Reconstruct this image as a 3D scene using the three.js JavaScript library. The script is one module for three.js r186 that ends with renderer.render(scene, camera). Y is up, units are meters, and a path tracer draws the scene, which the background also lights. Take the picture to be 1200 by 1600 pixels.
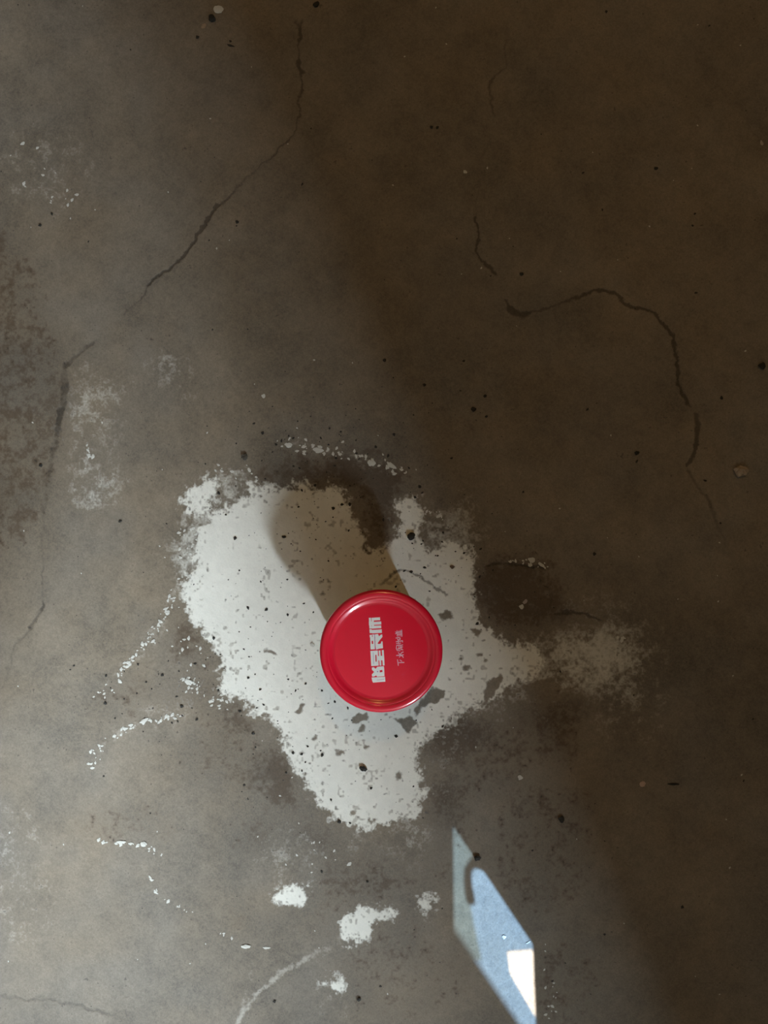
import * as THREE from 'three';
import { mergeGeometries } from 'three/addons/utils/BufferGeometryUtils.js';
import { RectAreaLightUniformsLib } from 'three/addons/lights/RectAreaLightUniformsLib.js';
import { RoundedBoxGeometry } from 'three/addons/geometries/RoundedBoxGeometry.js';

// ---------------------------------------------------------------- camera, sky, sun, exposure
const H = 0.74, FOV = 67, S = 2 * H * Math.tan(THREE.MathUtils.degToRad(FOV / 2)) / 1600;   // S: metres of floor per photo pixel
const scene = new THREE.Scene();
const camera = new THREE.PerspectiveCamera(FOV, 0.75, 0.02, 50);
camera.position.set(0, H, 0); camera.up.set(0, 0, -1); camera.lookAt(0, 0, 0);
RectAreaLightUniformsLib.init();
const renderer = new THREE.WebGLRenderer({ antialias: true });
renderer.toneMapping = THREE.LinearToneMapping;
renderer.toneMappingExposure = 1;
renderer.shadowMap.enabled = true;
scene.background = new THREE.Color().setRGB(11, 12, 13);

const UX = 0.563, UZ = 0.826, TAN = 0.9;                       // the sun stands low to the lower right of the picture
const sun = new THREE.DirectionalLight(new THREE.Color().setRGB(1, 1, 1), 34);
sun.position.set(0.1 + UX * 6, TAN * 6, 0.4 + UZ * 6); sun.target.position.set(0.1, 0, 0.4);
sun.castShadow = true; sun.shadow.radius = 0.28; sun.shadow.mapSize.set(2048, 2048);
Object.assign(sun.shadow.camera, { left: -2, right: 2, top: 2.5, bottom: -2.5, near: 0.5, far: 14 });
scene.add(sun, sun.target);

const WIN = { x: 1.15, y: 1.62, z: 2.3, w: 0.17, h: 0.7, L: 560 };  // main daylight: a bright frosted window to the lower right, behind the jamb at (JX, JZ)
const SHADE_CURB = 0.95, JX = 0.735, JZ = 1.5;  // height of the unseen curb added to dim the near floor, then the jamb
const aim = new THREE.Vector3(0, WIN.y, 0.3);
const daylight = new THREE.RectAreaLight(new THREE.Color().setRGB(0.82, 0.96, 1.06), WIN.L, WIN.w, WIN.h);
daylight.position.set(WIN.x, WIN.y, WIN.z); daylight.lookAt(aim); scene.add(daylight);

const LINTEL = 0.465, YAW = 0.31, P0 = [-0.62, 0, 0];            // unseen left wall, its angle and low opening shaped to grade the light; (p, y, a) is its own frame: p into the room, a along it
const SIDE = { p: -1.0, a: 1.2, y: 1.48, w: 0.8, h: 0.56 };      // the frosted window of the space behind the left wall
const askew = (p, y, a) => new THREE.Vector3(P0[0] + p * Math.cos(YAW) + a * Math.sin(YAW), y, P0[2] - p * Math.sin(YAW) + a * Math.cos(YAW));
const sidelight = new THREE.RectAreaLight(new THREE.Color().setRGB(0.82, 0.96, 1.06), 68, SIDE.w, SIDE.h);
sidelight.position.copy(askew(SIDE.p + 0.03, SIDE.y, SIDE.a)); sidelight.lookAt(askew(1, SIDE.y, SIDE.a)); scene.add(sidelight);

const FILL_BULB = { x: 0.15, y: 2.2, z: -1.1 };
const fillLight = new THREE.PointLight(new THREE.Color().setRGB(1, 0.61, 0.21), 1.55);  // added warm fill for the dim side, from a bulb out of view
fillLight.position.set(FILL_BULB.x, FILL_BULB.y, FILL_BULB.z); fillLight.castShadow = true; fillLight.shadow.radius = 1.5; scene.add(fillLight);

// ---------------------------------------------------------------- helpers
let seed = 7;
const rnd = () => { seed = (seed * 1664525 + 1013904223) >>> 0; return seed / 4294967296; };
const names = new Map();
function numbered(n) { const k = names.get(n) || 0; names.set(n, k + 1); return k ? n + '_' + String(k).padStart(3, '0') : n; }
function mesh(name, geo, mat, parent = scene) {
  const m = new THREE.Mesh(geo, mat); m.name = parent === scene ? numbered(name) : name;
  m.castShadow = m.receiveShadow = true; parent.add(m); return m;
}
function struct(name, geo, mat, parent = scene) { const m = mesh(name, geo, mat, parent); if (parent === scene) m.userData.kind = 'structure'; return m; }
function tag(o, label, category, group) { Object.assign(o.userData, { label, category }); if (group) o.userData.group = group; return o; }
const box = (x0, x1, y0, y1, z0, z1) => new THREE.BoxGeometry(x1 - x0, y1 - y0, z1 - z0).translate((x0 + x1) / 2, (y0 + y1) / 2, (z0 + z1) / 2);
const std = (r, g, b, rough = 0.8, o = {}) => new THREE.MeshStandardMaterial({ color: new THREE.Color().setRGB(r, g, b), roughness: rough, ...o });
const at = (px, py, y = 0) => new THREE.Vector3((px - 600) * S, y, (py - 800) * S);

// value noise from a lattice of random numbers
const NL = 256, lat = new Float32Array(NL * NL); for (let i = 0; i < lat.length; i++) lat[i] = rnd();
function vn(x, y) {
  const xi = Math.floor(x), yi = Math.floor(y), fx = x - xi, fy = y - yi;
  const u = fx * fx * (3 - 2 * fx), v = fy * fy * (3 - 2 * fy);
  const a = (yi & 255) * NL, b = ((yi + 1) & 255) * NL, c = xi & 255, d = (xi + 1) & 255;
  const p = lat[a + c], q = lat[a + d], r = lat[b + c], s = lat[b + d];
  return p + (q - p) * u + (r - p + (p - q - r + s) * u) * v;
}
const ss = (a, b, x) => { x = Math.min(1, Math.max(0, (x - a) / (b - a))); return x * x * (3 - 2 * x); };
const lerp = (a, b, t) => a + (b - a) * t;
const enc = (x) => { x = Math.min(1, Math.max(0, x)); return 255 * (x <= 0.0031308 ? 12.92 * x : 1.055 * Math.pow(x, 1 / 2.4) - 0.055); };

// ---------------------------------------------------------------- the floor's stains, drawn in photo pixels
const TW = 1536, TH = 2048, OX = 168, OY = 224;
function layer(draw) {
  const c = document.createElement('canvas'); c.width = TW; c.height = TH;
  const g = c.getContext('2d'); g.fillStyle = '#000'; g.fillRect(0, 0, TW, TH); g.translate(OX, OY); g.globalCompositeOperation = 'lighter';
  draw(g); return g.getImageData(0, 0, TW, TH).data;
}
const blur = (g, r) => { g.filter = r ? 'blur(' + r + 'px)' : 'none'; };
const poly = (g, col, pts) => { g.fillStyle = col; g.beginPath(); pts.forEach(([x, y], i) => (i ? g.lineTo(x, y) : g.moveTo(x, y))); g.closePath(); g.fill(); };
const blob = (g, col, x, y, rx, ry, a = 0) => { g.fillStyle = col; g.beginPath(); g.ellipse(x, y, rx, ry, a, 0, 7); g.fill(); };
function line(g, col, w, pts) {
  g.strokeStyle = col; g.lineWidth = w; g.lineCap = g.lineJoin = 'round'; g.beginPath(); g.moveTo(...pts[0]);
  for (let i = 1; i < pts.length - 1; i++) g.quadraticCurveTo(pts[i][0], pts[i][1], (pts[i][0] + pts[i + 1][0]) / 2, (pts[i][1] + pts[i + 1][1]) / 2);
  g.lineTo(...pts[pts.length - 1]); g.stroke();
}
// A: R pale residue, G thin pale patches, B bare strip and bare islands inside the residue
const LA = layer((g) => {
  blur(g, 9);
  poly(g, '#f00', [[352, 792], [366, 778], [392, 762], [440, 758], [500, 760], [530, 764], [550, 772], [552, 815], [570, 850], [590, 868], [612, 848], [628, 812], [622, 782], [645, 768], [664, 785], [662, 808], [645, 826], [650, 858], [700, 850], [736, 858], [738, 905], [732, 940], [752, 980], [800, 1004], [845, 1022], [838, 1056], [795, 1064], [762, 1098], [728, 1108], [690, 1150], [660, 1160], [656, 1188], [664, 1225], [650, 1268], [606, 1290], [560, 1292], [512, 1278], [490, 1242], [478, 1210], [446, 1180], [440, 1140], [410, 1116], [385, 1092], [342, 1094], [334, 1070], [352, 1040], [342, 1010], [300, 965], [288, 932], [302, 880], [312, 835], [330, 800]]);
  blob(g, '#f00', 308, 778, 22, 26, 0.5); blob(g, '#e00', 330, 752, 13, 12);
  blur(g, 8);
  for (const [x, y, a, b, r] of [[565, 1438, 26, 17, -0.6], [548, 1456, 15, 12, 0], [456, 1398, 26, 16, 0.1], [524, 1540, 13, 12, 0], [666, 1410, 12, 12, 0], [602, 1428, 14, 8, -.4]]) blob(g, '#f00', x, y, a + 2, b + 2, r);
  blur(g, 14);
  for (const [x, y, a, b, r] of [[725, 802, 16, 14, -.5], [733, 832, 10, 15, 0], [680, 800, 12, 8, 0.5], [145, 770, 36, 11, -0.15], [178, 744, 11, 9, 0], [178, 606, 9, 15, -0.3], [258, 575, 20, 12, 0], [135, 720, 8, 22, -0.4], [115, 630, 14, 7, 0], [290, 606, 9, 7, 0], [550, 1318, 8, 16, 0.1], [545, 1345, 8, 10, 0], [525, 1572, 8, 10, 0], [360, 760, 24, 22, 0], [300, 850, 24, 60, 0.1], [690, 845, 30, 24, 0.3]]) blob(g, '#0a0', x, y, a, b, r);
  blur(g, 26);
  for (const [x, y, a, b, r, c] of [[880, 1035, 90, 38, 0.1, '#080'], [940, 1000, 70, 45, 0.3, '#050'], [970, 1060, 50, 70, 0, '#040'], [790, 1085, 60, 30, -.4, '#060'], [640, 1310, 50, 30, 0, '#050'], [470, 1320, 60, 40, 0, '#040'], [690, 1190, 20, 40, 0, '#040'], [0, 1310, 60, 40, 0, '#020'], [20, 1420, 60, 40, 0, '#020'], [130, 640, 50, 70, 0, '#030'], [1000, 1120, 24, 24, 0, '#030'], [270, 1090, 50, 20, -.6, '#040'], [75, 250, 70, 40, 0, '#020'], [60, 300, 60, 30, .3, '#010']]) blob(g, c, x, y, a, b, r);
  blur(g, 2);
  for (const p of [[[765, 1060], [782, 1047], [788, 1060], [772, 1085], [760, 1095], [752, 1112], [754, 1085]], [[816, 1068], [868, 1056], [880, 1075], [872, 1092], [848, 1092], [822, 1084]], [[548, 1118], [578, 1114], [576, 1130], [551, 1132]], [[608, 1120], [640, 1117], [652, 1130], [638, 1146], [632, 1144], [626, 1128]], [[672, 1075], [703, 1082], [696, 1096], [660, 1104], [648, 1122], [644, 1112]], [[470, 1092], [478, 1098], [466, 1120], [457, 1116]], [[680, 960], [700, 955], [706, 968], [690, 975]], [[732, 982], [752, 986], [745, 1000]]]) poly(g, '#00c', p);
  for (const [x, y, a, b, r] of [[566, 1142, 8, 6, -.5], [492, 1156, 8, 5, -.4], [530, 1176, 8, 5, -.5], [573, 1168, 8, 4, .2], [622, 1215, 9, 6, -.5], [552, 1268, 6, 5, 0], [732, 1045, 8, 6, 0], [722, 1030, 5, 4, 0], [747, 1020, 6, 5, 0], [758, 1032, 6, 4, 0], [420, 1020, 9, 4, 0], [432, 1021, 6, 4, 0], [604, 1185, 4, 3, 0], [704, 1060, 5, 4, .4], [690, 1120, 6, 3, 0]]) blob(g, '#00b', x, y, a, b, r);
});
// B: R cracks, G white scrapes and powder lines, B dark dirt, a darker screed patch at left, shade painted lower middle and right
const cracks = [
  [3, '#a00', [[472, 30], [466, 60], [465, 95], [472, 112], [470, 150], [466, 195], [452, 222], [420, 245], [385, 280], [360, 308], [330, 335], [312, 362], [295, 392], [262, 420], [235, 445], [214, 468], [195, 492]]],
  [5, '#800', [[340, 322], [318, 355], [292, 396], [262, 422], [232, 446]]],
  [5, '#700', [[465, 30], [468, 62]]], [8, '#700', [[465, 95], [473, 112]]],
  [7, '#700', [[145, 534], [128, 542], [106, 572]]], [12, '#700', [[104, 570], [100, 610], [94, 660]]], [9, '#600', [[96, 640], [86, 690], [80, 720], [74, 760], [69, 800]]],
  [5, '#500', [[70, 800], [68, 860], [66, 910], [66, 950]]], [6, '#500', [[67, 945], [52, 975], [30, 1000], [12, 1050], [0, 1075]]],
  [4, '#b00', [[744, 338], [749, 365], [747, 395], [758, 412], [776, 428]]], [4, '#900', [[790, 470], [796, 482], [815, 494]]],
  [12, '#900', [[796, 485], [806, 494], [825, 494]]], [5, '#b00', [[822, 494], [850, 482], [885, 472], [912, 458], [935, 452], [960, 462], [990, 480], [1024, 493]]], [4, '#800', [[1028, 495], [1045, 515], [1056, 545], [1058, 585], [1074, 630]]], [4, '#b00', [[1024, 493], [1045, 515], [1056, 545], [1058, 590], [1078, 636]]],
  [8, '#800', [[1086, 650], [1090, 672], [1088, 696]]], [5, '#a00', [[1090, 690], [1080, 712], [1070, 728]]], [6, '#500', [[1072, 735], [1092, 762], [1108, 790], [1124, 820], [1136, 840]]],
  [3, '#800', [[790, 60], [794, 100], [780, 108], [768, 122], [764, 160], [774, 185]]], [3, '#600', [[768, 220], [750, 245], [746, 300], [745, 340]]],
  [5, '#500', [[0, 1552], [30, 1560], [90, 1565], [130, 1576], [165, 1580], [205, 1596]]],
  [4, '#600', [[300, 1432], [330, 1454], [360, 1468]]], [5, '#500', [[425, 1484], [460, 1490], [475, 1498]]],
  [3, '#900', [[596, 912], [608, 900], [622, 890], [648, 894], [662, 906], [684, 916], [698, 932]]],
  [4, '#900', [[865, 962], [890, 956], [920, 958], [940, 968]]], [3, '#700', [[852, 915], [862, 930], [858, 955]]], [6, '#900', [[762, 884], [800, 882], [850, 890]]],
];
const LB = layer((g) => {
  blur(g, 1.2); for (const [w, c, p] of cracks) line(g, c, w, p);
  blur(g, 3);
  line(g, '#050', 9, [[372, 1600], [385, 1575], [408, 1545], [440, 1520], [478, 1500], [505, 1484], [535, 1462]]); line(g, '#050', 4, [[374, 1594], [400, 1555], [440, 1520], [500, 1484]]); line(g, '#050', 5, [[374, 1592], [384, 1555], [389, 1512]]);
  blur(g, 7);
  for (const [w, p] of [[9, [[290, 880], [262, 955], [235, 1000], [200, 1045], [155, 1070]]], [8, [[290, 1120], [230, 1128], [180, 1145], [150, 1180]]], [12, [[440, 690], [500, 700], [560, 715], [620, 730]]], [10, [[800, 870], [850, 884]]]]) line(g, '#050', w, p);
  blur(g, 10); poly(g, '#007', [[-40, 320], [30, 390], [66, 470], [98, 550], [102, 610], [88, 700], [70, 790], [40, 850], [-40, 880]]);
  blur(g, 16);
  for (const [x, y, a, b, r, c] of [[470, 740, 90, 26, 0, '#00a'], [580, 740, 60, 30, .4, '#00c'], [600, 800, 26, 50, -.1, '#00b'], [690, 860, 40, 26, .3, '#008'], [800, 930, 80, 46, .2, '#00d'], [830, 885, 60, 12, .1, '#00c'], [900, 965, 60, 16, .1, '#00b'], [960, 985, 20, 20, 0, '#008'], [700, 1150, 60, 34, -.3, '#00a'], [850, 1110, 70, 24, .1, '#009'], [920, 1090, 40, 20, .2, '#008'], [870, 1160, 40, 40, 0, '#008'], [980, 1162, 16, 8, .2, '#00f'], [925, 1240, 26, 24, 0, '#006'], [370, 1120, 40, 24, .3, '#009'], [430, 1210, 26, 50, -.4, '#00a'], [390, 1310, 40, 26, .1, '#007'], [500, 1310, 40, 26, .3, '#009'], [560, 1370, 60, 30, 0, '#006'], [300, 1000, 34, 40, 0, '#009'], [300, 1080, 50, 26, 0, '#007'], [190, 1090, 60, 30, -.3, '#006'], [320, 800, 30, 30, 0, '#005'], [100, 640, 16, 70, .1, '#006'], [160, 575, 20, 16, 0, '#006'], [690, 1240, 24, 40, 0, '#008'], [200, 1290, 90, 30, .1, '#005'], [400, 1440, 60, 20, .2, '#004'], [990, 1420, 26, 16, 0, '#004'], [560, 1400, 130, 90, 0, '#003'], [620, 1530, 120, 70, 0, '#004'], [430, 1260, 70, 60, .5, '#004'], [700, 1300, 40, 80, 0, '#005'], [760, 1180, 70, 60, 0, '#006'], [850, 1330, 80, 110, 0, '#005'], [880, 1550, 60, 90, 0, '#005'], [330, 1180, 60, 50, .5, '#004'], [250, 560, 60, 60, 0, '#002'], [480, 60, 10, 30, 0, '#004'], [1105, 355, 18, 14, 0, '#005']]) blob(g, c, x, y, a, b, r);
});
function floorTextures() {
  const col = new Uint8Array(TW * TH * 4), hgt = new Uint8Array(TW * TH * 4);
  for (let j = 0; j < TH; j++) for (let i = 0; i < TW; i++) {
    const k = (j * TW + i) * 4, o = ((TH - 1 - j) * TW + i) * 4, x = i - OX, y = j - OY;
    const n1 = vn(x / 210 + 3, y / 210 + 9), n2 = vn(x / 70 + 31, y / 70 + 5), n3 = vn(x / 23 + 8, y / 23 + 61), n4 = vn(x / 9 + 77, y / 9 + 13), n5 = vn(x / 4 + 5, y / 4 + 91), n6 = vn(x / 1.9 + 51, y / 1.9 + 17), g1 = vn(x * 0.93 + 11, y * 0.93 + 47);
    const hue = vn(x / 120 + 101, y / 120 + 55) * 0.6 + vn(x / 37 + 19, y / 37 + 144) * 0.4 - 0.5;
    const rag = (n3 - 0.5) * 0.40 + (n4 - 0.5) * 0.55 + (n5 - 0.5) * 0.5 + (n6 - 0.5) * 0.4;
    const wx = (vn(x / 26 + 200, y / 26) - 0.5) * 16 + (vn(x / 8, y / 8 + 130) - 0.5) * 11 + (vn(x / 3.2 + 90, y / 3.2) - 0.5) * 5, wy = (vn(x / 26, y / 26 + 77) - 0.5) * 16 + (vn(x / 8 + 66, y / 8) - 0.5) * 11 + (vn(x / 3.2, y / 3.2 + 33) - 0.5) * 5;
    const kk = (Math.min(TH - 1, Math.max(0, Math.round(j + wy))) * TW + Math.min(TW - 1, Math.max(0, Math.round(i + wx)))) * 4;
    const kc = (Math.min(TH - 1, Math.max(0, Math.round(j + wy * 0.45))) * TW + Math.min(TW - 1, Math.max(0, Math.round(i + wx * 0.45)))) * 4;
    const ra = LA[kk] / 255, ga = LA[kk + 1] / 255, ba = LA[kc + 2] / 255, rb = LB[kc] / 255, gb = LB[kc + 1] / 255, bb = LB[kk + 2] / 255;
    // bare screed
    let t = 1 + (n1 - 0.5) * 0.18 + (n2 - 0.5) * 0.26 + (n3 - 0.5) * 0.20 + (n4 - 0.5) * 0.16 + (n5 - 0.5) * 0.14 + (n6 - 0.5) * 0.20 + (g1 - 0.5) * 0.36;
    let r = 0.183 * t * (1 + hue * 0.10), gg = 0.149 * t, b = 0.111 * t * (1 - hue * 0.16), h = 0.5 + (n4 - 0.5) * 0.12 + (n5 - 0.5) * 0.12 + (g1 - 0.5) * 0.10;
    // dirt, with painted shade mixed in
    const dirtShade = ss(0.12, 0.78, bb * 0.9 + (bb > 0.02 ? rag * 0.85 * Math.min(1, bb * 4) : 0)) * 0.6;
    r *= 1 - dirtShade * 0.86; gg *= 1 - dirtShade * 0.96; b *= 1 - dirtShade * 1.05;
    // pale residue: crisp grain at its worn edge
    const band = ss(0.3, 0.7, ba + rag * 0.16) * (ba > 0.02 ? 1 : 0);
    let w = ss(0.26, 0.76, ra + (ra > 0.01 && ra < 0.995 ? rag * 0.8 : 0)) * 0.97;
    const thin = ss(0.12, 0.85, ga + (ga > 0.03 ? rag * 0.7 : 0)) * 0.6;
    w = Math.max(w, thin) * (1 - band * 0.97);
    w *= 1 - 0.5 * ss(0.66, 0.78, n4 * 0.4 + n5 * 0.4 + n3 * 0.2);           // small worn flecks
    const wt = 1 + (n2 - 0.5) * 0.12 + (n4 - 0.5) * 0.07 + (g1 - 0.5) * 0.07;
    r = lerp(r, 0.77 * wt, w); gg = lerp(gg, 0.745 * wt, w); b = lerp(b, 0.675 * wt, w); h += w * 0.10;
    // powder and scrapes
    const pw = ss(0.12, 0.6, gb + (gb > 0.02 ? rag * 0.45 : 0)) * 0.5;
    r = lerp(r, 0.56, pw); gg = lerp(gg, 0.52, pw); b = lerp(b, 0.45, pw);
    // cracks: a real groove with dirt in it
    const cr = ss(0.10, 0.66, rb * (0.6 + 0.8 * n2) + (rb > 0.03 ? rag * 0.3 : 0));
    const cd = cr * 0.6; r *= 1 - cd; gg *= 1 - cd * 1.02; b *= 1 - cd * 1.04; h -= cr * 0.3;
    // fine dark pepper and pale pits
    const pep = ss(0.76, 0.9, n5 * 0.5 + n4 * 0.25 + n6 * 0.25) * 0.55; r *= 1 - pep; gg *= 1 - pep; b *= 1 - pep;
    col[o] = enc(r); col[o + 1] = enc(gg); col[o + 2] = enc(b); col[o + 3] = 255;
    hgt[o] = hgt[o + 1] = hgt[o + 2] = Math.max(0, Math.min(255, h * 255)); hgt[o + 3] = 255;
  }
  const mk = (d, srgb) => { const x = new THREE.DataTexture(d, TW, TH); x.magFilter = x.minFilter = THREE.LinearFilter; if (srgb) x.colorSpace = THREE.SRGBColorSpace; x.needsUpdate = true; return x; };
  return [mk(col, true), mk(hgt, false)];
}
const [floorColour, floorHeight] = floorTextures();
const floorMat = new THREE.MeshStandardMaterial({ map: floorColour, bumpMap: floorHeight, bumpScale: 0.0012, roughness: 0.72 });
// plain screed for the floor out of the picture
function plain(rgb, n, amp) {
  const d = new Uint8Array(n * n * 4);
  for (let j = 0; j < n; j++) for (let i = 0; i < n; i++) {
    const t = 1 + amp * ((vn(i * 16 / n, j * 16 / n) - 0.5) + (vn(i * 64 / n, j * 64 / n) - 0.5) * 0.8 + (vn(i * 256 / n, j * 256 / n) - 0.5) * 0.8);
    const o = (j * n + i) * 4; for (let c = 0; c < 3; c++) d[o + c] = enc(rgb[c] * t); d[o + 3] = 255;
  }
  const x = new THREE.DataTexture(d, n, n); x.magFilter = x.minFilter = THREE.LinearFilter; x.wrapS = x.wrapT = THREE.RepeatWrapping; x.colorSpace = THREE.SRGBColorSpace; x.needsUpdate = true; return x;
}
const screedMat = new THREE.MeshStandardMaterial({ map: plain([0.183, 0.149, 0.111], 512, 0.22), roughness: 0.72 });
const wallMat = new THREE.MeshStandardMaterial({ map: plain([0.12, 0.10, 0.075], 256, 0.2), roughness: 0.9 });

// ---------------------------------------------------------------- the setting
const XR = 0.75, ZB = -1.6, ZF = 2.5, CE = 2.5, XO = -2.9, XE2 = 1.5;
const fx0 = (-OX - 600) * S, fx1 = (TW - OX - 600) * S, fz0 = (-OY - 800) * S, fz1 = (TH - OY - 800) * S;   // the stained part of the floor
const floor = struct('floor', mergeGeometries([
  box(XO, fx0, -0.12, 0, ZB - 0.1, ZF + 0.1), box(fx1, XE2, -0.12, 0, ZB - 0.1, ZF + 0.1),
  box(fx0, fx1, -0.12, 0, ZB - 0.1, fz0), box(fx0, fx1, -0.12, 0, fz1, ZF + 0.1)]), screedMat);
{
  const p = new THREE.PlaneGeometry(fx1 - fx0, fz1 - fz0).rotateX(-Math.PI / 2).translate((fx0 + fx1) / 2, 0, (fz0 + fz1) / 2);
  const b = box(fx0, fx1, -0.12, -0.001, fz0, fz1);
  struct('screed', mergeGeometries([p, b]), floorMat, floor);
}
struct('ceiling', box(XO, XE2, CE, CE + 0.1, ZB - 0.1, ZF + 0.1), wallMat);
struct('wall_back', box(XO, XR + 0.03, 0, CE, ZB - 0.1, ZB), wallMat);
struct('wall_front', box(XO, XE2, 0, CE, ZF, ZF + 0.1), wallMat);
struct('wall_jamb', box(JX, XR + 0.03, 0, CE, JZ, JZ + 0.04), wallMat);
struct('shade_curb', box(-0.14, JX, 0, SHADE_CURB, JZ, JZ + 0.06), wallMat);  // unseen low wall, added to hold daylight off the near floor
{ // slanting wall from the jamb to the front wall
  const a = [XR + 0.02, JZ + 0.02], b = [1.435, ZF + 0.04], l = Math.hypot(b[0] - a[0], b[1] - a[1]);
  const w = struct('wall_slant', box(-0.02, 0.02, 0, CE, 0, l), wallMat); w.position.set(a[0], 0, a[1]); w.rotation.y = Math.atan2(b[0] - a[0], b[1] - a[1]);
}
function glowWindow(n, w, h, turn) {   // frame and frosted pane facing +z of the group
  const g = new THREE.Group(); g.name = 'window_' + n; g.userData.kind = 'structure'; scene.add(g);
  const x = w / 2, y = h / 2;
  struct('window_frame', mergeGeometries([box(-x - 0.03, -x, -y - 0.03, y + 0.03, -0.04, 0), box(x, x + 0.03, -y - 0.03, y + 0.03, -0.04, 0), box(-x, x, y, y + 0.03, -0.04, 0), box(-x, x, -y - 0.03, -y, -0.04, 0)]), std(0.5, 0.5, 0.5, 0.5), g);
  struct('window_pane', box(-x, x, -y, y, -0.04, -0.02), std(0.8, 0.8, 0.8, 0.6, { emissive: new THREE.Color().setRGB(0.82, 0.96, 1.06), emissiveIntensity: 2 }), g);
  return g;
}
{ const g = glowWindow(1, WIN.w, WIN.h); g.position.copy(daylight.position); g.lookAt(aim); g.translateZ(-0.005); }
const inLeft = (o) => { o.position.set(...P0); o.rotation.y = YAW; return o; };
inLeft(struct('wall_left', mergeGeometries([box(-0.06, 0, LINTEL, CE, -1.9, 2.6), box(-0.06, 0, 0, LINTEL, -1.9, -1.1), box(-0.06, 0, 0, LINTEL, 1.75, 2.6)]), wallMat));
inLeft(struct('shade_stub', box(-0.06, 0, 0, 0.39, 0.12, 0.36), wallMat));  // unseen block, added to shade the left edge of the floor
// outer wall with the frosted window
{
  const q = SIDE.p - 0.1, a0 = SIDE.a - SIDE.w / 2, a1 = SIDE.a + SIDE.w / 2, y0 = SIDE.y - SIDE.h / 2, y1 = SIDE.y + SIDE.h / 2;
  inLeft(struct('wall_outer', mergeGeometries([box(q, SIDE.p, 0, y0, -1.9, 3.1), box(q, SIDE.p, y1, CE, -1.9, 3.1), box(q, SIDE.p, y0, y1, -1.9, a0), box(q, SIDE.p, y0, y1, a1, 3.1)]), wallMat));
  const g = glowWindow(3, SIDE.w, SIDE.h); g.position.copy(sidelight.position); g.lookAt(askew(1, SIDE.y, SIDE.a)); g.translateZ(-0.01);
}
// right wall with the small tinted casement that the sun shines through
const UV = [UX, UZ];
function toWall(px, py, X) { const x = (px - 600) * S, z = (py - 800) * S, t = (X - x) / UX; return [z + UZ * t, TAN * t]; }
const shapeOf = (pts) => new THREE.Shape(pts.map(([a, b]) => new THREE.Vector2(a, b)));
function inWall(shape, X, d) {          // extrude along +x from X, the shape's (x, y) being (z, y)
  const g = new THREE.ExtrudeGeometry(shape, { depth: d, bevelEnabled: false, curveSegments: 8 });
  return g.applyMatrix4(new THREE.Matrix4().set(0, 0, 1, X, 0, 1, 0, 0, 1, 0, 0, 0, 0, 0, 0, 1));
}
const ring = (o, i) => { const s = shapeOf(o); s.holes.push(new THREE.Path(i.map(([a, b]) => new THREE.Vector2(a, b)))); return s; };
const rect = (a, b, c, d) => [[a, c], [b, c], [b, d], [a, d]];
const XP = XR + 0.004;
const XI = XR - 0.002, XE = XR + 0.003;    // the inner edge of sill and near jamb and the outer edge of the lintel bound the beam
const cA = [toWall(708, 1291, XI)[0], toWall(708, 1291, XE)[1]], cB = toWall(832, 1475, XI), cC = toWall(842, 1682, XI), cD = [toWall(710, 1420, XE)[0], toWall(710, 1420, XE)[1]];
{
  const wz0 = Math.min(cA[0], cB[0]) - 0.02, wz1 = cC[0] + 0.05, wy0 = cC[1] - 0.02, wy1 = cA[1] + 0.12;
  struct('wall_right', inWall(ring(rect(ZB - 0.1, JZ + 0.03, 0, CE), rect(wz0, wz1, wy0, wy1)), XR, 0.03), wallMat);
  const win2 = struct('window_2', inWall(ring(rect(wz0 - 0.02, wz1 + 0.02, wy0 - 0.02, wy1 + 0.02), [cA, cB, [cC[0] + 0.03, cC[1]], [cD[0] + 0.03, cD[1]]]), XR - 0.002, 0.005), std(0.35, 0.35, 0.36, 0.4));
  const tint = new THREE.MeshPhysicalMaterial({ color: new THREE.Color().setRGB(0.44, 0.61, 0.80), transmission: 1, thickness: 0, roughness: 0.0, ior: 1.5 });
  const gap = [[790, 1488], [833.5, 1484], [842, 1604], [794, 1521]].map(([x, y]) => toWall(x, y, XP));
  const outer = [cA, cD.map((v, i) => v + (i ? 0 : 0.03)), [cC[0] + 0.03, cC[1]], gap[2], gap[3], gap[0], gap[1], cB];
  const pane = struct('glass_pane', inWall(shapeOf(outer), XR + 0.003, 0.003), tint, win2);
  pane.userData.label = 'blue tinted pane with a corner broken away';
  const film = [[690, 1262], [750, 1345], [731, 1362], [732, 1400], [739, 1440], [752, 1500], [735, 1500], [690, 1420]].map(([x, y]) => toWall(x, y, XR + 0.0075));
  struct('dimming_film', inWall(shapeOf(film), XR + 0.007, 0.001), new THREE.MeshPhysicalMaterial({ color: new THREE.Color().setRGB(0.86, 0.81, 0.71), transmission: 1, thickness: 0, roughness: 0.02, ior: 1.3 }), win2);  // unseen film, added to grey and dim the upper strip of the sun patch
  const hook = [[752, 1326], [738, 1341], [733, 1349], [728.5, 1356], [727.5, 1375], [729, 1395], [732, 1408], [736, 1414], [739.5, 1412], [738, 1400], [735, 1385], [733.5, 1370], [734.5, 1363], [738, 1358.5], [744, 1356], [750, 1358], [764, 1364]].map(([x, y]) => toWall(x, y, XR - 0.006));
  struct('window_catch', inWall(shapeOf(hook), XR - 0.008, 0.004), std(0.1, 0.1, 0.1, 0.4, { metalness: 0.6 }), win2);
}
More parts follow.
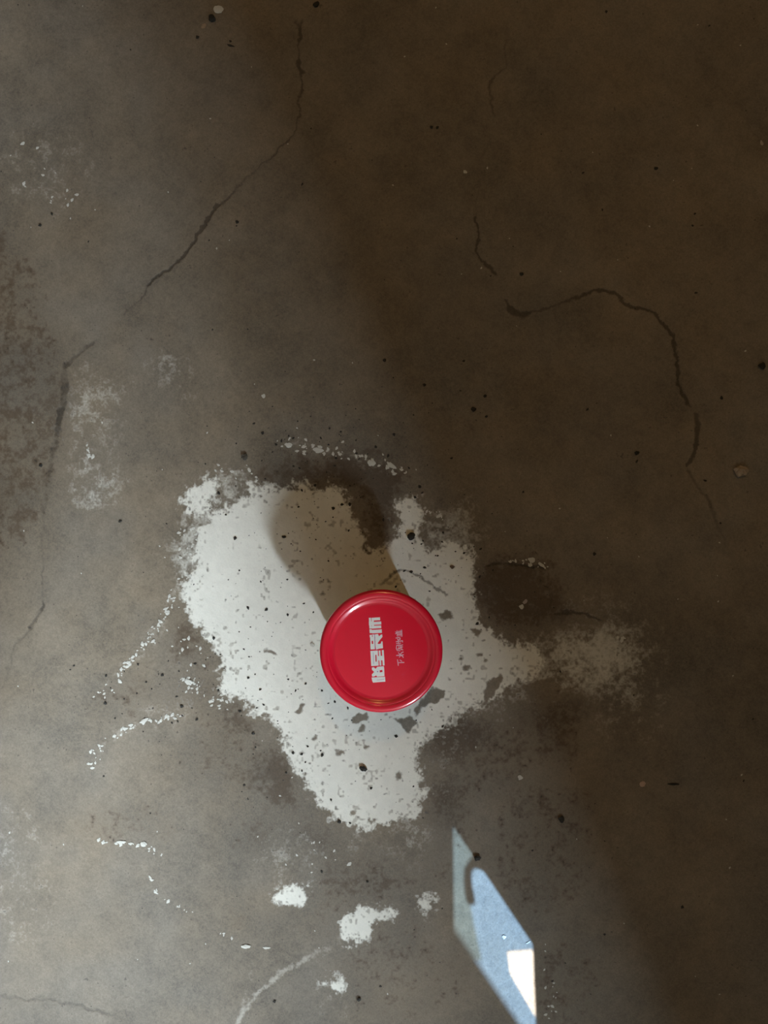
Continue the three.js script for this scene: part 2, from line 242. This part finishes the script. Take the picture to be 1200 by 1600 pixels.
// unseen post added outside so its far edge softens one side of the sun patch
{
  const d = 2.8, p = at(749, 1510), nx = -UZ, nz = UX, w = 0.06;
  const post = struct('added_post', new RoundedBoxGeometry(0.12, 7, 0.12, 2, 0.01), wallMat);
  post.position.set(p.x + UX * d + nx * w, 3.3, p.z + UZ * d + nz * w); post.rotation.y = Math.atan2(-nz, nx);
}
// unseen warm bulb, added under the ceiling as fill
{
  const g = new THREE.Group(); g.name = 'fill_bulb'; g.position.set(FILL_BULB.x, FILL_BULB.y, FILL_BULB.z); scene.add(g);
  tag(g, 'unseen warm bulb on a short cord, added as fill under the ceiling', 'added_lamp');
  mesh('bulb', new THREE.SphereGeometry(0.035, 24, 16), std(0.9, 0.8, 0.6, 0.4, { emissive: new THREE.Color().setRGB(1, 0.7, 0.29), emissiveIntensity: 3 }), g);
  mesh('socket', new THREE.CylinderGeometry(0.018, 0.02, 0.06, 20).translate(0, 0.062, 0), std(0.05, 0.05, 0.05, 0.5), g);
  mesh('cord', new THREE.CylinderGeometry(0.004, 0.004, CE - FILL_BULB.y - 0.09, 8).translate(0, (CE - FILL_BULB.y + 0.09) / 2, 0), std(0.05, 0.05, 0.05, 0.6), g);
}

// ---------------------------------------------------------------- the red cap
{
  const YB = 0.078, K = 1 - (YB + 0.004) / H, R = 96.4 * S * K, CX = 595.6, CY = 1017.6, RD = R - 0.0130;
  const cap = new THREE.Group(); cap.name = 'drain_cap'; scene.add(cap);
  const c0 = at(CX, CY); cap.position.set(c0.x * K, YB, c0.z * K); cap.rotation.z = -0.015; cap.scale.y = 0.55;
  tag(cap, 'round glossy red plastic drain cover with white lettering amid the pale floor patch', 'drain cover');
  const lathe = (p) => new THREE.LatheGeometry(new THREE.SplineCurve(p.map(([r, y]) => new THREE.Vector2(r, y))).getPoints(p.length * 5), 128);
  const red = new THREE.MeshPhysicalMaterial({ color: new THREE.Color().setRGB(0.86, 0.010, 0.042), roughness: 0.3, clearcoat: 0.8, clearcoatRoughness: 0.13 });
  const rim = mesh('rim', lathe([[R - 0.0045, -0.02], [R - 0.0035, -0.0205], [R - 0.0025, -0.018], [R - 0.0008, -0.004], [R, 0.003], [R - 0.0006, 0.0068], [R - 0.0025, 0.0088], [R - 0.0046, 0.0090], [R - 0.0062, 0.0084], [R - 0.0066, 0.0079], [R - 0.0072, 0.0080], [R - 0.0085, 0.0074], [R - 0.0105, 0.0056], [R - 0.0120, 0.0051], [RD - 0.0004, 0.0050]]), red, cap);
  mesh('skirt', lathe([[R - 0.0045, -0.02], [R - 0.005, -0.005], [R - 0.01, 0.001], [0.02, 0.003], [0.00001, 0.003]]), red, cap);
  const PR = 0.0405, pipe = struct('drain_pipe', new THREE.LatheGeometry([[PR - 0.003, 0], [PR, 0], [PR, YB - 0.003], [PR - 0.001, YB - 0.002], [PR - 0.003, YB - 0.002], [PR - 0.003, 0]].map(([r, y]) => new THREE.Vector2(r, y)), 64), std(0.55, 0.56, 0.56, 0.4));
  pipe.position.set(c0.x * K, 0, c0.z * K);
  const N = 1024, cv = document.createElement('canvas'); cv.width = cv.height = N; const g = cv.getContext('2d');
  g.fillStyle = 'rgb(250,22,58)'; g.fillRect(0, 0, N, N);
  for (let i = 0; i < 900; i++) { const a = rnd() * 7, q = 512 * Math.sqrt(rnd()); g.fillStyle = 'rgba(250,90,112,' + (0.03 + rnd() * 0.07) + ')'; g.beginPath(); g.ellipse(512 + q * Math.cos(a), 512 + q * Math.sin(a), 1 + rnd() * 3, 0.6 + rnd() * 1.2, rnd() * 3, 0, 7); g.fill(); }
  g.filter = 'blur(3px)'; g.strokeStyle = 'rgba(240,90,110,0.22)'; g.lineWidth = 7;
  for (let i = 0; i < 16; i++) { const x = 420 + rnd() * 330, y = 760 + rnd() * 120; g.beginPath(); g.moveTo(x, y); g.lineTo(x + 20 + rnd() * 30, y - 10 - rnd() * 26); g.stroke(); }
  g.filter = 'none';
  const q = S * K / RD * 512;                 // photo pixels to canvas
  g.save(); g.translate(512, 512); g.scale(q, q); g.translate(560 - CX, 950 - CY); g.scale(1 / 12.31, 1 / 12.31);
  const W = '#ffffff', P = (c, ...p) => { g.fillStyle = c; g.beginPath(); p.forEach(([x, y], i) => (i ? g.lineTo(x, y) : g.moveTo(x, y))); g.closePath(); g.fill(); };
  const B = (c, x0, x1, y0, y1, sk = 0.06) => P(c, [x0, y0 + sk * 0], [x1, y0 - (x1 - x0) * sk], [x1 + (y1 - y0) * sk, y1 - (x1 - x0) * sk], [x0 + (y1 - y0) * sk, y1]);
  const RED = '#e61a40', PUR = '#b07ab8';
  // fourth character
  B(W, 198, 242, 192, 488); B(W, 198, 262, 262, 338); B(W, 252, 415, 190, 246); B(W, 250, 438, 272, 330); B(W, 252, 436, 346, 400); B(W, 256, 448, 422, 492); B(W, 250, 292, 196, 400); B(RED, 200, 262, 400, 412);
  // third character
  B(W, 214, 262, 518, 566); B(W, 222, 320, 556, 636); B(W, 226, 254, 628, 706); B(W, 280, 320, 628, 700); B(W, 226, 318, 694, 800); B(W, 262, 326, 510, 560); B(RED, 262, 272, 524, 556);
  P(W, [322, 506], [376, 500], [398, 548], [420, 520], [456, 506], [462, 556], [420, 606], [396, 640], [366, 684], [396, 694], [432, 682], [440, 642], [464, 644], [472, 776], [400, 784], [338, 804], [326, 720]);
  P(PUR, [306, 506], [314, 506], [326, 800], [316, 800]);
  // second character
  B(W, 228, 372, 826, 1120); P(RED, [324, 904], [344, 900], [350, 1030], [330, 1034]); P(PUR, [282, 852], [287, 852], [296, 1080], [290, 1080]);
  B(W, 388, 424, 820, 1112); B(W, 448, 486, 812, 1108); B(W, 366, 484, 926, 1012);
  // first character
  P(W, [256, 1146], [296, 1140], [330, 1172], [360, 1132], [490, 1120], [496, 1190], [502, 1312], [360, 1326], [340, 1300], [300, 1322], [262, 1324], [256, 1280], [300, 1232], [258, 1190]);
  P(RED, [408, 1204], [456, 1192], [462, 1232], [412, 1242]); P(PUR, [356, 1218], [376, 1214], [378, 1234], [358, 1238]);
  P(W, [252, 1340], [340, 1334], [512, 1322], [518, 1420], [280, 1440], [262, 1400]); g.strokeStyle = '#e9a9c0'; g.lineWidth = 8; g.beginPath(); g.moveTo(356, 1388); g.lineTo(492, 1376); g.stroke();
  // small line of characters
  g.strokeStyle = '#f6c6d6'; g.lineCap = 'round'; const L = (w, ...p) => { g.lineWidth = w; g.beginPath(); p.forEach(([x, y], i) => (i ? g.lineTo(x, y) : g.moveTo(x, y))); g.stroke(); };
  L(14, [712, 462], [742, 482], [712, 500]); L(16, [742, 438], [748, 545]); L(13, [772, 445], [778, 545]); L(13, [802, 436], [808, 545]); L(16, [830, 428], [836, 548]); L(13, [750, 470], [832, 462]); L(13, [752, 510], [834, 504]);
  L(17, [722, 580], [770, 572], [800, 580], [800, 606], [764, 622], [752, 600]); L(17, [726, 650], [848, 634]); L(15, [730, 685], [812, 678]); L(13, [760, 640], [775, 690]); L(14, [846, 634], [850, 660]);
  L(15, [735, 720], [728, 780], [745, 820], [800, 826]); L(15, [738, 722], [800, 712], [806, 780], [750, 790]); L(13, [772, 716], [778, 800]); L(14, [812, 720], [852, 712]); L(14, [812, 760], [850, 750]); L(14, [810, 800], [856, 808]); L(12, [826, 716], [834, 806]);
  L(18, [734, 916], [866, 904]); L(15, [768, 862], [800, 900], [838, 856], [862, 850]); L(15, [786, 950], [808, 916], [850, 930], [862, 956]);
  L(18, [752, 1000], [766, 1106]); L(18, [764, 1056], [874, 1052]); L(15, [800, 1004], [832, 1026]);
  g.restore();
  const tex = new THREE.CanvasTexture(cv); tex.colorSpace = THREE.SRGBColorSpace;
  const disc = lathe([[RD, 0.0049], [RD * 0.97, 0.0051], [RD * 0.7, 0.0058], [RD * 0.35, 0.0064], [0.00001, 0.0066]]);
  const P0 = disc.attributes.position, uv = disc.attributes.uv;
  for (let i = 0; i < P0.count; i++) uv.setXY(i, 0.5 + P0.getX(i) / (2 * RD), 0.5 - P0.getZ(i) / (2 * RD));
  const print = red.clone(); print.map = tex; print.color.set(0xffffff);
  const d = mesh('lid_disc', disc, print, cap); d.userData.label = 'flat red face printed with white lettering';
}

// ---------------------------------------------------------------- crumbs on the floor
function crumbGeo(kind, s0) {
  const g = new THREE.IcosahedronGeometry(1, 2), p = g.attributes.position; const v = new THREE.Vector3();
  for (let i = 0; i < p.count; i++) {
    v.fromBufferAttribute(p, i); const n = vn(v.x * 1.6 + s0 * 7.3 + 40, v.y * 1.6 + v.z * 2.1 + s0 * 3.1 + 40) - 0.5;
    v.multiplyScalar(1 + n * 0.9); p.setXYZ(i, v.x, v.y * 0.6, v.z);
  }
  g.computeVertexNormals(); g.computeBoundingBox(); g.translate(0, -g.boundingBox.min.y, 0); return g;
}
const dark = std(0.02, 0.017, 0.013, 0.8), pale = std(0.55, 0.53, 0.48, 0.8), tan = std(0.34, 0.25, 0.17, 0.85);
const crumbs = [
  ['grit_crumb', 643, 838, 5.5, 5.5, 0, dark, 'largest round black grit crumb on the pale patch above right of the red cap', 'grit'],
  ['grit_crumb', 568, 1201, 5.5, 4, 0.5, dark, 'black grit crumb in the middle of the pale patch below the red cap', 'grit'],
  ['grit_crumb', 746, 1340, 5, 4.5, 0.2, dark, 'black grit crumb at the edge of the sun patch beside the catch shadow', 'grit'],
  ['grit_crumb', 877, 1279, 4.5, 4.5, 0, dark, 'black grit crumb alone on the dark floor above right of the sun patch', 'grit'],
  ['grit_crumb', 495, 8, 4.5, 3.5, -0.6, dark, 'black grit crumb at the top edge of the picture', 'grit'],
  ['grit_crumb', 332, 31, 6, 5, 0.6, dark, 'black chip beside the pale plaster chip near the top of the floor', 'grit'],
  ['plaster_chip', 342, 16, 7, 5.5, 0.3, pale, 'pale plaster chip beside the black chip near the top of the floor', 'chip'],
  ['plaster_chip', 319, 41, 4, 3, -0.6, tan, 'small brownish chip below left of the black chip near the top', 'chip'],
  ['splinter', 361, 72, 5.5, 1.6, 0.3, dark, 'thin dark splinter below the plaster chip near the top of the floor', 'splinter'],
  ['grit_crumb', 1190, 572, 5.5, 4.5, 0, dark, 'black grit crumb at the right edge of the picture', 'grit'],
  ['grit_crumb', 815, 429, 2.8, 2.6, 0, dark, 'small black grit crumb above the left end of the curved crack', 'grit'],
  ['grit_crumb', 740, 640, 3.8, 3.5, 0, dark, 'largest of three black grit crumbs left of the curved crack', 'grit'],
  ['grit_crumb', 758, 619, 2.4, 2.2, 0, dark, 'upper small one of three black grit crumbs left of the curved crack', 'grit'],
  ['grit_crumb', 760, 651, 2, 1.8, 0, dark, 'lowest tiny one of three black grit crumbs left of the curved crack', 'grit'],
  ['grit_crumb', 995, 708, 3.6, 3.2, 0, dark, 'black grit crumb inside the loop of the curved crack', 'grit'],
  ['grit_crumb', 383, 714, 4.6, 4.6, 0, std(0.07, 0.062, 0.05), 'dark grey round grit crumb above the top of the pale patch', 'grit'],
  ['grit_crumb', 444, 839, 3, 2.2, 0, dark, 'black grit crumb in the middle of the shaded strip above the cap', 'grit'],
  ['grit_crumb', 707, 886, 3.6, 2.8, 0, std(0.12, 0.08, 0.05), 'brown grit crumb on the grey residue above right of the cap', 'grit'],
  ['grit_crumb', 601, 563, 2.4, 2.2, 0, dark, 'small black grit crumb on bare floor far above the cap', 'grit'],
  ['grit_crumb', 561, 1561, 3, 3, 0, dark, 'black grit crumb near the bottom beside the lowest white spot', 'grit'],
  ['pebble', 1157, 737, 10.5, 8.5, 0.1, std(0.36, 0.28, 0.21, 0.85), 'rounded pinkish pebble on the dark floor near the right edge', 'pebble'],
  ['plaster_chip', 412, 619, 3, 2.8, 0, pale, 'small white plaster chip on bare floor left above the pale patch', 'chip'],
  ['plaster_chip', 488, 1008, 3.4, 3, 0.9, pale, 'white plaster chip touching the floor just left of the cap', 'chip'],
  ['plaster_chip', 813, 1215, 4, 3.6, 0.3, pale, 'white plaster chip on the dark floor below right of the cap', 'chip'],
  ['plaster_chip', 1004, 1225, 4.2, 4, 0.3, std(0.5, 0.35, 0.27), 'pinkish plaster chip on the dark floor right of the sun patch', 'chip'],
  ['splinter', 1053, 1225, 8, 1.8, 0.05, dark, 'dark splinter lying right of the pinkish chip on dark floor', 'splinter'],
  ['plaster_chip', 727, 269, 3, 2.4, 0.6, pale, 'white plaster chip on the dark floor above the upright crack', 'chip'],
  ['plaster_chip', 815, 948, 3.6, 3.2, 0, pale, 'white plaster chip on the dark dirty floor right above the cap', 'chip'],
  ['plaster_chip', 821, 940, 3.8, 2.8, -0.8, std(0.4, 0.33, 0.3), 'dull pinkish chip touching the white chip right of the cap', 'chip'],
  ['plaster_chip', 788, 1464, 3, 2.8, 0, pale, 'white plaster chip lying in the blue sun patch', 'chip'],
  ['splinter', 826, 1472, 4, 0.9, -0.5, pale, 'thin white splinter at the right edge of the sun patch', 'splinter'],
  ['plaster_chip', 385, 1479, 6.5, 3, 0.05, pale, 'left of two white flakes on the faint crack near the bottom', 'chip'],
  ['plaster_chip', 417, 1481, 5.5, 2, 0.05, pale, 'right of two white flakes on the faint crack near the bottom', 'chip'],
  ['plaster_chip', 1190, 224, 4, 2, 1.2, std(0.45, 0.4, 0.34), 'pale chip at the right edge of the upper floor', 'chip'],
  ['grit_crumb', 1025, 264, 2.8, 2.4, 0, dark, 'small black grit crumb on dark floor in the upper right', 'grit'],
  ['plaster_chip', 190, 1316, 7, 2.6, -0.06, pale, 'longest white flake in the row left of the bottom spots', 'chip'],
  ['plaster_chip', 225, 1319, 4.5, 3.6, 0.4, pale, 'thick white flake at the right end of the flake row', 'chip'],
  ['plaster_chip', 145, 1200, 3, 2, 0, pale, 'white flake at the lower end of the slanting powder line', 'chip'],
  ['plaster_chip', 226, 1126, 7, 3, -0.5, pale, 'long white flake on the powder line left of the pale patch', 'chip'],
  ['plaster_chip', 262, 957, 4, 3.4, 0.3, pale, 'white flake at the upper end of the slanting powder line', 'chip'],
  ['plaster_chip', 295, 1066, 5.5, 4.4, 0.4, pale, 'white chip among dark grit left of the pale patch', 'chip'],
  ['plaster_chip', 498, 704, 8, 4, 0.1, pale, 'largest white flake in the arc above the pale patch', 'chip'],
  ['plaster_chip', 452, 696, 4.5, 3.5, 0.2, pale, 'leftmost white flake in the arc above the pale patch', 'chip'],
  ['plaster_chip', 581, 724, 5.5, 5, 0.5, pale, 'angular white flake right in the arc above the pale patch', 'chip'],
  ['plaster_chip', 612, 728, 8, 3.4, 0.6, pale, 'slanting white flake at the right end of the arc', 'chip'],
  ['plaster_chip', 831, 875, 5.5, 3.5, 0.2, pale, 'pale flake on the dark ridge above right of the cap', 'chip'],
  ['plaster_chip', 846, 883, 5, 2.4, 0.6, pale, 'rightmost pale flake on the dark ridge right of the cap', 'chip'],
];
const cgeo = [0, 1, 2, 3, 4, 5].map((k) => crumbGeo('c', k));
crumbs.forEach(([name, px, py, a, b, turn, mat, label, cat], i) => {
  const flat = cat === 'chip' ? 0.35 : cat === 'pebble' ? 0.9 : 0.8;
  const m = mesh(name, cgeo[i % 6], mat); m.scale.set(a * S, Math.min(a, b) * S * flat, b * S);
  m.position.copy(at(px, py, 0)); m.rotation.y = -turn; tag(m, label, cat);
});
// uncounted grit and dust crumbs
function scatter(name, label, mat, n, place, groupKind) {
  const m = new THREE.InstancedMesh(crumbGeo('c', 9), mat, n), M = new THREE.Matrix4(), Q = new THREE.Quaternion(), Y = new THREE.Vector3(0, 1, 0);
  for (let i = 0; i < n; i++) { const [px, py, a, b, f] = place(i); m.setMatrixAt(i, M.compose(at(px, py), Q.setFromAxisAngle(Y, rnd() * 6.28), new THREE.Vector3(a * S, Math.min(a, b) * f * S, b * S))); }
  m.name = name; m.castShadow = m.receiveShadow = true; scene.add(m); m.userData.kind = 'stuff'; tag(m, label, groupKind); return m;
}
const gauss = () => (rnd() + rnd() + rnd() - 1.5) * 1.2;
const inCap = (x, y) => Math.hypot(x - 595.6, y - 1017.6) < 101;
scatter('grit', 'fine black grit strewn over the floor, densest on the pale patch', dark, 620, (i) => {
  for (;;) {
    let x, y; const k = i % 10;
    if (k < 3) { x = 480 + gauss() * 170; y = 1000 + gauss() * 300; } else if (k < 5) { x = 500 + gauss() * 190; y = 730 + gauss() * 110; } else if (k < 6) { x = 255 + gauss() * 110; y = 1080 + gauss() * 70; } else if (k < 7) { x = 730 + gauss() * 130; y = 880 + gauss() * 110; } else { x = rnd() * 1200; y = rnd() * 1600; }
    if (inCap(x, y)) continue; const r = 0.7 + Math.pow(rnd(), 4) * 2; return [x, y, r, r * (0.5 + rnd() * 0.5), 0.6];
  }
}, 'grit');
const trails = [[[150, 1313], [232, 1322], 16, 3], [[230, 1322], [256, 1336], 10, 5], [[230, 1362], [247, 1398], 9, 3], [[245, 1398], [300, 1428], 9, 3], [[345, 1458], [362, 1468], 4, 2], [[272, 930], [235, 1000], 30, 7], [[235, 1000], [185, 1055], 28, 6], [[185, 1055], [150, 1090], 14, 12], [[290, 1118], [230, 1128], 20, 5], [[225, 1128], [165, 1155], 18, 5], [[160, 1160], [140, 1205], 16, 8], [[270, 1000], [320, 1040], 14, 14], [[285, 1050], [310, 1080], 20, 12], [[440, 690], [560, 712], 36, 12], [[560, 712], [640, 740], 22, 8], [[300, 830], [285, 940], 40, 16], [[310, 1090], [400, 1100], 26, 12], [[660, 800], [690, 806], 14, 7], [[790, 874], [852, 886], 16, 5], [[960, 995], [985, 1000], 8, 4], [[130, 690], [148, 720], 10, 5], [[850, 1480], [862, 1590], 14, 12], [[40, 240], [120, 330], 18, 30], [[320, 745], [400, 735], 16, 14], [[460, 1330], [560, 1360], 12, 20]];
const pts = []; for (const [a, b, n, s] of trails) for (let i = 0; i < n; i++) { const t = rnd(); pts.push([lerp(a[0], b[0], t) + gauss() * s, lerp(a[1], b[1], t) + gauss() * s, 0.9 + Math.pow(rnd(), 2) * 2.2]); }
for (let i = 0; i < 90; i++) pts.push([rnd() * 1200, rnd() * 1600, 0.7 + rnd() * 0.8]);
const pts2 = pts.filter(([x, y]) => !inCap(x, y));
scatter('plaster_dust', 'white plaster crumbs in thin trails around the pale patch', pale, pts2.length, (i) => { const [x, y, r] = pts2[i]; return [x, y, r * 1.2, r * 0.8, 0.4]; }, 'plaster dust');

renderer.render(scene, camera);
